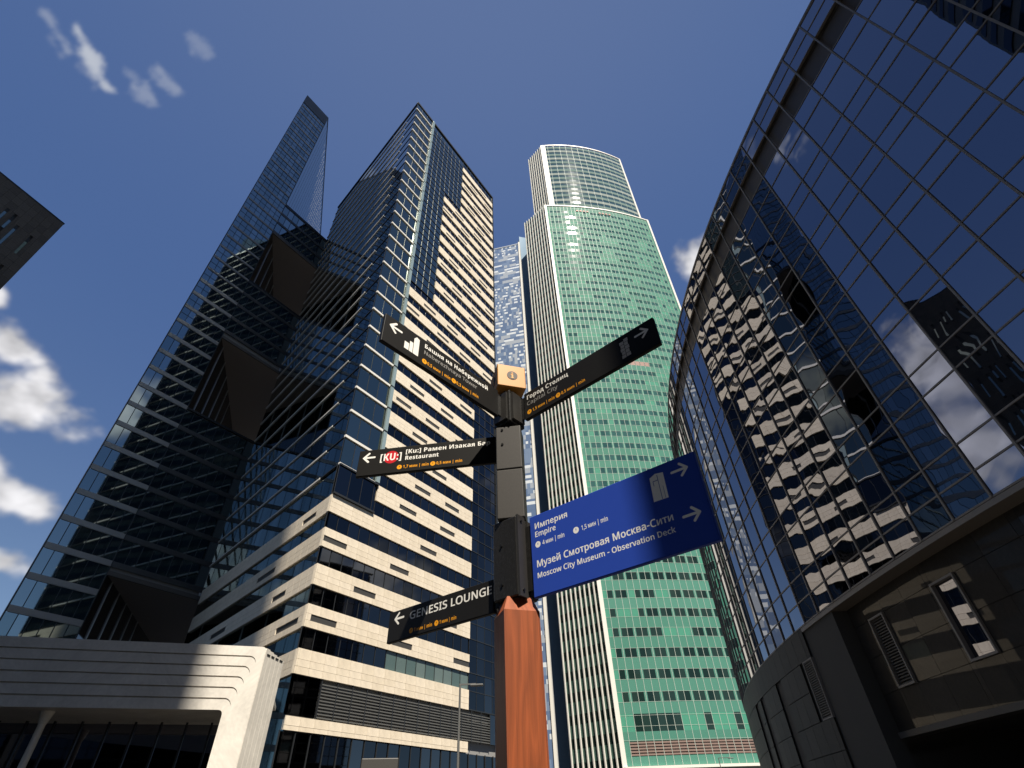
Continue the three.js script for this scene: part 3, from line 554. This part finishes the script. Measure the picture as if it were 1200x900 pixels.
// ---------------------------------------------------------------- stone tower at the side of the square
{
  const w = 16, H = 118.1;
  const t = thing('brown_stone_tower', 'brown stone tower with narrow vertical slit windows, standing apart against the sky', 'tower', -114.0, -52.0, 22.1);
  new Join().box(0.1, w - 0.1, 0, H - 0.3, -28, -0.3).to('core', graniteBack, t);
  const m3 = [0, 1, 2].map((k) => mat(0.22 - 0.02 * k, 0.195 - 0.018 * k, 0.165 - 0.015 * k, { roughness: 0.7, map: graniteTex }));
  const slits = []; for (let r = 0; r < 30; r++) for (const [x, h] of [[2.4, 5], [4.0, 8], [7.2, 6], [8.8, 4], [10.4, 8], [13.4, 6], [14.4, 4]]) { const y = H - 6 - r * 11 - ((x * 7) % 5); if (y > 6) slits.push([x, y - h, y]); }
  let n = 0; const far = new Join();
  for (let r = 0; r < 54; r++) for (let c = 0; c < 10; c++) {
    const x0 = c * 1.6, y1 = H - r * 2.2, y0 = y1 - 2.2; if (y0 < 0) continue;
    const s = slits.find(([x, a, b]) => x > x0 && x < x0 + 1.6 && y1 > a + 0.5 && y0 < b - 0.5);
    for (const [p, q] of s ? [[x0, s[0] - 0.28], [s[0] + 0.28, x0 + 1.6]] : [[x0, x0 + 1.6]]) {
      if (q - p < 0.1) continue;
      if (n < 290) { put('stone_panel', boxGeo(q - p - 0.03, 2.17, 0.2), m3[Math.floor(rnd() * 3)], t, (p + q) / 2, (y0 + y1) / 2, -0.1); n++; } else far.box(p + 0.015, q - 0.015, y0 + 0.015, y1 - 0.015, -0.2, 0);
    }
  }
  far.to('lower_stone_panels', m3[1], t, 'stuff');
  for (const [x, a, b] of slits) { put('slit_window', boxGeo(0.5, b - a - 1.2, 0.04), glassTower[1], t, x, (a + b) / 2 - 0.6, -0.2); put('slit_head', boxGeo(0.5, 1.15, 0.04), slotMat, t, x, b - 0.58, -0.12); }
  const side = new Join(); side.box(w - 0.1, w, 0, H - 0.02, -28, -0.22); side.to('side_wall', m3[2], t); new Join().box(0, 0.1, 0, H - 0.02, -28, -0.22).to('side_wall', m3[2], t);
  new Join().box(-0.05, w + 0.05, H - 0.01, H + 0.35, -28, 0.05).to('coping', frameDark, t);
}
// towers behind the viewer: they throw the long shadows and show in the mirror glass
function slabTower(name, label, pts, H, wallMat, stripMat, stepY) {
  const [cx, cz] = pts[0], t = thing(name, label, 'tower', cx, cz, 90);
  const loc = pts.map(([x, z]) => [x - cx, z - cz]);
  put('core', prism(loc, 0, H), wallMat, t);
  loc.forEach(([x, z], i) => {
    const [x2, z2] = loc[(i + 1) % loc.length], L = Math.hypot(x2 - x, z2 - z), a = Math.atan2(-(z2 - z), x2 - x);
    const j = new Join().f(x, z, a); for (let y = 6; y < H - 3; y += stepY) j.box(0.8, L - 0.8, y, y + stepY * 0.52, -0.15, 0.15);
    j.to('window_strips', stripMat, t, 'stuff');
  });
  return t;
}
slabTower('shadowing_tower', 'very tall dark tower behind the signpost, mirrored at the edge of the curved glass', [[-40, 3], [-75, 50], [-20, 88], [11.95, 31]], 335, mat(0.10, 0.10, 0.105, { roughness: 0.5 }), glassWindow[0], 4);
{ // unseen slab added to block the sun: shades the outer ends of two signs
  const [ex, ez] = [(1.318 + 0.4067 * 1.9) / 0.9135, 1.9];
  const t = thing('added_shadow_slab', 'tall slim unseen slab added behind the viewer to throw a shadow across the signs', 'pylon', ex, ez, SUN_AZ - 90);
  put('blocker_panel', new RoundedBoxGeometry(2.2, 12, 0.4, 2, 0.02), mat(0.2, 0.2, 0.2, { roughness: 0.6 }), t, 1.1, 6.35, 0);
  put('foot', boxGeo(2.4, 0.4, 0.7), mat(0.1, 0.1, 0.1), t, 1.1, 0.2, 0);
}
slabTower('distant_pale_tower', 'distant pale banded tower mirrored in the slender glass tower', [[172, -8], [176, 10], [215, 8], [210, -12]], 400, mat(0.52, 0.60, 0.61, { roughness: 0.6 }), mat(0.40, 0.48, 0.50, { roughness: 0.5 }), 4);

// ---------------------------------------------------------------- white pavilion
{
  const t = thing('white_pavilion', 'low white pavilion with grooved rounded fascia, glass wall and slim round column', 'pavilion', -7.65, -16.6, 71.7);
  const white = mat(0.80, 0.76, 0.70, { roughness: 0.45, map: stoneTex });
  const N = 6, top = 6.1, fh = 1.62, lw = 0.70;
  // one moulded front: fascia and leg in a single sweep, with five routed grooves that bend down and die out by the corner
  {
    const o = new THREE.Shape(); o.moveTo(-16, top); o.lineTo(-0.12, top); o.quadraticCurveTo(0, top, 0, top - 0.12); o.lineTo(0, 0); o.lineTo(-lw, 0); o.lineTo(-lw, top - fh - 0.14); o.quadraticCurveTo(-lw, top - fh, -lw - 0.14, top - fh); o.lineTo(-16, top - fh); o.closePath();
    for (let k = 1; k < N; k++) {
      const y = top - fh * k / N, xe = -0.10 - 0.088 * k, r = 0.21, hw = 0.019, A = [], Bk = [];
      const line = [[-15.9, y], [-8, y], [xe - r, y]]; for (let i = 1; i <= 9; i++) { const a = Math.PI / 2 * 0.86 * i / 9; line.push([xe - r + r * Math.sin(a), y - r + r * Math.cos(a)]); }
      line.forEach(([x, yy], i) => { const p = line[Math.max(0, i - 1)], q = line[Math.min(line.length - 1, i + 1)], l = Math.hypot(q[0] - p[0], q[1] - p[1]), nx = -(q[1] - p[1]) / l, ny = (q[0] - p[0]) / l, w = hw * (i < 3 ? 1 : 1 - 0.9 * (i - 2) / 9); A.push(new THREE.Vector2(x + nx * w, yy + ny * w)); Bk.unshift(new THREE.Vector2(x - nx * w, yy - ny * w)); });
      o.holes.push(new THREE.Path([...A, ...Bk]));
    }
    const g = new THREE.ExtrudeGeometry(o, { depth: 0.08, bevelEnabled: false, curveSegments: 6 }); g.translate(0, 0, -0.08);
    put('moulded_front', g, white, t);
  }
  new Join().box(-16, -0.05, 4.5, 6.05, -0.5, -0.085).to('fascia_backing', white, t); new Join().box(-0.69, -0.02, 0, 4.49, -0.5, -0.085).to('leg_core', white, t);
  // splayed return at the corner with fine upright grooves and small top slots
  const sp = rad(71.7 - 9);
  for (let k = 0; k < 5; k++) new Join().f(0.005, -0.01, sp).box(0.02 + k * 0.21, 0.02 + (k + 1) * 0.21 - 0.012, 0, 6.07 - 0.03 * k, -0.1, 0).to('return_panel', white, t);
  for (let k = 0; k < 4; k++) new Join().f(0.005, -0.01, sp).box(0.1 + k * 0.24, 0.26 + k * 0.24, 5.9, 5.94, -0.02, 0.012).to('top_slot', frameDark, t);
  new Join().box(-16, -0.05, 5.9, 6.05, -9, -0.5).to('roof', white, t);
  new Join().box(-16, -0.7, 4.5, 4.62, -9, -0.5).to('soffit', white, t);
  new Join().box(-16, -0.3, 0, 5.9, -9.2, -9).to('back_wall', white, t);
  for (let k = 0; k < 22; k++) { put('glass_pane', boxGeo(0.64, 3.2, 0.02), glassMirror[k % 3], t, -0.9 - k * 0.68, 2.85, -2.3).rotation.y = (rnd() - 0.5) * 0.01; put('mullion', boxGeo(0.05, 4.5, 0.1), frameDark, t, -0.56 - k * 0.68, 2.25, -2.28); }
  new Join().box(-16, -0.5, 0, 1.2, -2.4, -2.25).to('plinth', frameDark, t);
  const [px, pz] = [-5.05, -0.75];
  put('column', new THREE.CylinderGeometry(0.085, 0.085, 4.25, 24), white, t, px, 2.12, pz);
  put('column_head', new THREE.CylinderGeometry(0.17, 0.09, 0.3, 24), white, t, px, 4.36, pz);
}

// ---------------------------------------------------------------- small street things at the foot of the towers
function streetLamp(a, D, h, label, arm) {
  const [x, z] = az(a, D), t = thing('street_lamp', label, 'street lamp', x, z, 90);
  const m = mat1('lamp', 0.13, 0.13, 0.125, { roughness: 0.5, metalness: 0.2 });
  put('pole', new THREE.CylinderGeometry(0.05, 0.09, h, 10), m, t, 0, h / 2, 0);
  put('arm', boxGeo(arm, 0.07, 0.07), m, t, arm / 2 - 0.05, h, 0);
  put('lamp_head', new RoundedBoxGeometry(0.7, 0.09, 0.28, 2, 0.03), m, t, arm, h - 0.06, 0);
}
streetLamp(-6.3, 32, 7.9, 'slim grey street lamp in front of the stone-banded tower', 0.9);
streetLamp(16.5, 88, 8.5, 'small street lamp in front of the green tower grilles', 1.6);
{
  const [x, z] = az(-13.15, 18), t = thing('information_pylon', 'plain grey upright pylon at the foot of the stone-banded tower', 'pylon', x, z, 76.8);
  put('panel', new RoundedBoxGeometry(1.0, 3.3, 0.25, 3, 0.03), mat1('pylon', 0.05, 0.047, 0.043, { roughness: 0.5 }), t, 0, 1.7, 0);
  put('plinth', boxGeo(1.1, 0.12, 0.35), frameDark, t, 0, 0.06, 0);
  put('screen_frame', boxGeo(0.85, 1.7, 0.03), frameDark, t, 0, 1.9, 0.13);
}

// ---------------------------------------------------------------- signpost
const POST = [-0.0267, -2.49986];
const blackMetal = mat(0.030, 0.029, 0.028, { roughness: 0.5, metalness: 0.2, map: metalTex, roughnessMap: scuffTex });
const greyMetal = mat(0.050, 0.045, 0.041, { roughness: 0.55, metalness: 0.2, map: metalTex });
{
  const t = thing('signpost', 'wayfinding signpost with dark metal sleeves above a reddish wooden shaft', 'signpost', POST[0], POST[1], 71);
  const turn = (a) => -(rad(a) - rad(71));   // local turn for a piece whose face runs along azimuth a
  // wooden shaft with a chamfered head
  {
    const w = 0.165 / 2, j = new Join(), yb = 0.0, ys = 2.365, yt = 2.43, wt = w * 0.72;
    const ring = (h, y) => [[-h, y, h], [h, y, h], [h, y, -h], [-h, y, -h]];
    const a = ring(w, yb), b = ring(w, ys), c = ring(wt, yt);
    const N4 = [[0, 0, 1], [1, 0, 0], [0, 0, -1], [-1, 0, 0]];
    for (let k = 0; k < 4; k++) { const e = (k + 1) % 4; j.quad(a[k], a[e], b[e], b[k], N4[k]); const n = [N4[k][0] * 0.81, 0.59, N4[k][2] * 0.81]; j.quad(b[k], b[e], c[e], c[k], n); }
    j.quad(c[0], c[1], c[2], c[3], [0, 1, 0]);
    j.to('wooden_shaft', mat(1, 1, 1, { roughness: 0.42, map: woodTex }), t);
    const edges = []; for (const [x, z] of [[-w, w], [w, w]]) { const g = new THREE.CylinderGeometry(0.004, 0.004, ys, 8, 1); g.translate(x * 0.985, ys / 2, z * 0.985); edges.push(g); }
    put('edge_round', mergeGeometries(edges), mat1('woodedge', 0.22, 0.06, 0.024, { roughness: 0.5 }), t);
  }
  const piece = (name, w, d, y0, y1, a, m, x = 0, z = 0) => { const o = put(name, new RoundedBoxGeometry(w, y1 - y0, d, 2, 0.006), m, t, x, (y0 + y1) / 2, z); o.rotation.y = turn(a); return o; };
  const bolt = (parent, x, y, z) => { const b = put('bolt', once('bolt', () => { const g = new THREE.CylinderGeometry(0.0065, 0.0075, 0.006, 10); g.rotateX(Math.PI / 2); return g; }), mat1('bolt', 0.02, 0.02, 0.02, { roughness: 0.35, metalness: 0.7 }), parent, x, y, z); return b; };
  piece('inner_mast', 0.075, 0.075, 2.38, 3.75, 71, blackMetal);
  const low = piece('lower_sleeve', 0.15, 0.145, 2.425, 2.815, 128, blackMetal);
  const side = new Join(); side.box(0.074, 0.086, -0.2, 0.2, 0.012, 0.07).box(0.074, 0.082, -0.19, 0.19, -0.07, -0.012).to('clamp_plate', mat1('clamp', 0.05, 0.047, 0.044, { roughness: 0.4, metalness: 0.5 }), low);
  bolt(low, -0.02, 0.06, 0.075); bolt(low, -0.02, -0.13, 0.075);
  for (const y of [0.17, -0.17]) { const b = bolt(low, 0.088, y, 0.045); b.rotation.y = Math.PI / 2; }
  const mid = piece('middle_sleeve', 0.145, 0.13, 3.115, 3.40, 97, greyMetal); bolt(mid, -0.035, 0.12, 0.067); bolt(mid, -0.035, 0.02, 0.067);
  const mid2 = piece('middle_sleeve', 0.144, 0.129, 2.822, 3.111, 97, greyMetal);
  const up = piece('upper_sleeve', 0.13, 0.13, 3.425, 3.66, 131, blackMetal); bolt(up, 0.03, -0.09, 0.067);
  new Join().box(0.066, 0.08, -0.1, 0.1, -0.05, 0.05).box(-0.05, 0.05, -0.1, 0.1, 0.066, 0.08).to('clamp_plate', mat1('clamp'), up);
  // orange information cube on top
  const cube = piece('information_cube', 0.182, 0.182, 3.685, 3.862, 73, mat(0.56, 0.25, 0.045, { roughness: 0.5 }));
  for (const [ry, x, z] of [[0, 0.004, 0.092], [-Math.PI / 2, -0.092, 0.0]]) {
    const g = new THREE.Group(); g.name = 'information_icon'; g.position.set(x, 0.004, z); g.rotation.y = ry; cube.add(g);
    put('disc', once('disc', () => { const c = new THREE.CylinderGeometry(0.034, 0.034, 0.002, 40); c.rotateX(Math.PI / 2); return c; }), mat1('disc', 0.045, 0.03, 0.02), g);
    const im = mat1('imark', 0.75, 0.36, 0.08);
    put('letter', new Join().box(-0.005, 0.005, -0.02, 0.008, 0.001, 0.0025).box(-0.005, 0.005, 0.013, 0.022, 0.001, 0.0025).box(-0.011, -0.005, 0.002, 0.008, 0.001, 0.0025).box(-0.01, 0.01, -0.024, -0.0195, 0.001, 0.0025).geo(), im, g);
  }
}
// one pointing sign: its board starts beside the post and runs out along azimuth a
function pointer(label, off, a, L, ytop, h, bg, flip, draw) {
  const faceAz = flip ? a + 180 : a;                       // the lettered side reads from its own start
  const [dx, dz] = az(a, L);
  const x0 = POST[0] + off[0], z0 = POST[1] + off[1];
  const sx = flip ? x0 + dx : x0, sz = flip ? z0 + dz : z0;
  const t = thing('pointing_sign', label, 'sign', sx, sz, faceAz, undefined, ytop - h);
  const th = 0.022;
  put('board', new RoundedBoxGeometry(L, h, th, 2, 0.003), mat(bg[0], bg[1], bg[2], { roughness: 0.5, specularIntensity: 0.4 }), t, L / 2, h / 2, -th / 2);
  const S = 1500, cv = document.createElement('canvas'); cv.width = S; cv.height = Math.round(S * h / L);
  const c = cv.getContext('2d'), Wd = cv.width, Ht = cv.height;
  const col = new THREE.Color().setRGB(...bg), css = '#' + col.getHexString();
  c.fillStyle = css; c.fillRect(0, 0, Wd, Ht);
  const D = {
    text(s, u, v, size, color, right, weight = 'bold') { // baseline-left at u, centre v, width fitted to right
      c.fillStyle = color; c.textBaseline = 'middle'; c.textAlign = 'left'; c.font = `${weight} ${size * Ht}px sans-serif`;
      const w = c.measureText(s).width, want = (right - u) * Wd; c.save(); c.translate(u * Wd, v * Ht); c.scale(want / w, 1); c.fillText(s, 0, 0); if (weight === 'normal') { c.strokeStyle = color; c.lineWidth = size * Ht * 0.035; c.strokeText(s, 0, 0); } c.restore();
    },
    arrow(u0, u1, v, color, size) { // tail at u0, tip at u1
      const x0 = u0 * Wd, x1 = u1 * Wd, y = v * Ht, d = Math.sign(x1 - x0), k = size * Ht; c.strokeStyle = color; c.lineWidth = 0.42 * k; c.lineCap = 'round'; c.lineJoin = 'round';
      c.beginPath(); c.moveTo(x0, y); c.lineTo(x1, y); c.moveTo(x1 - d * k, y - k); c.lineTo(x1, y); c.lineTo(x1 - d * k, y + k); c.stroke();
    },
    dot(u, v, r, color, inner) { c.fillStyle = color; c.beginPath(); c.arc(u * Wd, v * Ht, r * Ht, 0, 7); c.fill(); c.fillStyle = inner; c.fillRect(u * Wd - r * Ht * 0.12, v * Ht - r * Ht * 0.5, r * Ht * 0.24, r * Ht * 0.62); },
    rect(u0, v0, u1, v1, color) { c.fillStyle = color; c.fillRect(u0 * Wd, v0 * Ht, (u1 - u0) * Wd, (v1 - v0) * Ht); },
    poly(p, color) { c.fillStyle = color; c.beginPath(); p.forEach(([u, v], i) => i ? c.lineTo(u * Wd, v * Ht) : c.moveTo(u * Wd, v * Ht)); c.fill(); }, c, Wd, Ht,
  };
  draw(D);
  const tex = new THREE.CanvasTexture(cv); tex.colorSpace = THREE.SRGBColorSpace; tex.anisotropy = 8;
  put('printed_face', new THREE.PlaneGeometry(L - 0.008, h - 0.008), mat(1, 1, 1, { roughness: 0.5, specularIntensity: 0.35, map: tex }), t, L / 2, h / 2, 0.0012);
  put('mounting_tongue', boxGeo(0.05, h * 0.8, 0.012), blackMetal, t, flip ? L + 0.018 : -0.018, h / 2, -th / 2);
  return t;
}
const WH = '#f2efe8', GR = '#8d8a86', OR = '#f0a11e', black = [0.012, 0.0115, 0.011], blue = [0.024, 0.068, 0.42], bgk = '#1c1b1a';
pointer('black pointing sign lettered Башня на Набережной with a stepped tower icon', [-0.061, 0.091], 219.8, 0.852, 3.655, 0.197, black, true, (D) => {
  D.arrow(0.125, 0.042, 0.30, WH, 0.17);
  D.rect(0.157, 0.52, 0.192, 0.78, WH); D.rect(0.196, 0.40, 0.222, 0.78, WH); D.poly([[0.226, 0.78], [0.226, 0.20], [0.244, 0.10], [0.268, 0.14], [0.268, 0.78]], WH);
  D.text('Башня на Набережной', 0.309, 0.21, 0.22, WH, 0.90); D.text('Naberezhnaya Tower', 0.309, 0.46, 0.19, GR, 0.79, 'normal');
  D.dot(0.322, 0.80, 0.085, OR, bgk); D.text('0,5 мин | min', 0.345, 0.80, 0.16, OR, 0.545); D.dot(0.574, 0.80, 0.085, OR, bgk); D.text('0,3 мин | min', 0.597, 0.80, 0.16, OR, 0.805);
});
pointer('black pointing sign lettered Город Столиц over Capital City', [0.096, 0.055], 130.9, 0.908, 3.643, 0.197, black, false, (D) => {
  D.text('Город Столиц', 0.018, 0.20, 0.23, WH, 0.372); D.text('Capital City', 0.018, 0.45, 0.20, GR, 0.28, 'normal');
  D.dot(0.036, 0.79, 0.085, OR, bgk); D.text('1,5 мин | min', 0.062, 0.79, 0.16, OR, 0.25); D.dot(0.277, 0.79, 0.085, OR, bgk); D.text('0,5 мин | min', 0.302, 0.79, 0.16, OR, 0.49);
  const { c, Wd, Ht } = D; [0, 1, 2, 3, 4].forEach((k) => { D.rect(0.762 + (k % 2) * 0.004, 0.22 + k * 0.128, 0.79, 0.335 + k * 0.128, '#c9c6c0'); D.rect(0.793, 0.16 + k * 0.138, 0.822 - (k % 2) * 0.004, 0.285 + k * 0.138, '#c9c6c0'); });
  D.arrow(0.872, 0.953, 0.325, WH, 0.17);
});
pointer('black pointing sign with red round restaurant logo and white lettering', [-0.084, -0.071], -83.5, 0.853, 3.429, 0.184, black, true, (D) => {
  D.arrow(0.115, 0.035, 0.30, WH, 0.17);
  const { c, Wd, Ht } = D; c.fillStyle = '#c4202a'; c.beginPath(); c.arc(0.241 * Wd, 0.37 * Ht, 0.25 * Ht, 0, 7); c.fill();
  D.text('[KU:]', 0.155, 0.36, 0.40, WH, 0.322); D.text('[Ku:] Рамен Изакая Бар', 0.343, 0.21, 0.23, WH, 0.965); D.text('Restaurant', 0.343, 0.47, 0.22, WH, 0.592);
  D.dot(0.311, 0.81, 0.085, OR, bgk); D.text('1,7 мин | min', 0.337, 0.81, 0.16, OR, 0.525); D.dot(0.553, 0.81, 0.085, OR, bgk); D.text('0,5 мин | min', 0.578, 0.81, 0.16, OR, 0.765);
});
pointer('large blue pointing sign lettered Империя and Музей Смотровая Москва-Сити', [0.085, 0.07], 128.2, 0.893, 2.815, 0.399, blue, false, (D) => {
  D.text('Империя', 0.027, 0.140, 0.105, WH, 0.256, 'normal'); D.text('Empire', 0.027, 0.250, 0.095, WH, 0.172, 'normal');
  D.dot(0.045, 0.385, 0.040, WH, '#3350b8'); D.text('4 мин | min', 0.076, 0.385, 0.075, WH, 0.223, 'normal'); D.dot(0.297, 0.385, 0.040, WH, '#3350b8'); D.text('1,5 мин | min', 0.33, 0.385, 0.075, WH, 0.493, 'normal');
  D.text('Музей Смотровая Москва-Сити', 0.026, 0.625, 0.112, WH, 0.83, 'normal'); D.text('Moscow City Museum - Observation Deck', 0.026, 0.765, 0.085, WH, 0.822, 'normal');
  D.poly([[0.752, 0.40], [0.757, 0.11], [0.79, 0.078], [0.832, 0.095], [0.83, 0.405]], WH); D.rect(0.797, 0.10, 0.7995, 0.40, '#2a3f9a'); D.rect(0.77, 0.16, 0.797, 0.167, '#2a3f9a'); D.rect(0.77, 0.16, 0.7725, 0.22, '#2a3f9a'); D.rect(0.815, 0.25, 0.8165, 0.40, '#2a3f9a');
  D.arrow(0.874, 0.953, 0.145, WH, 0.072); D.arrow(0.874, 0.953, 0.672, WH, 0.072);
});
pointer('black pointing sign lettered GENESIS LOUNGE', [-0.104, -0.036], -54, 0.739, 2.552, 0.158, black, true, (D) => {
  D.arrow(0.152, 0.064, 0.265, WH, 0.18); D.text('GENESIS LOUNGE', 0.215, 0.30, 0.36, WH, 0.995, 'normal');
  D.dot(0.246, 0.82, 0.09, OR, bgk); D.text('1 мин | min', 0.275, 0.82, 0.17, OR, 0.455); D.dot(0.494, 0.82, 0.09, OR, bgk); D.text('1 мин | min', 0.522, 0.82, 0.17, OR, 0.68);
});

renderer.render(scene, camera);
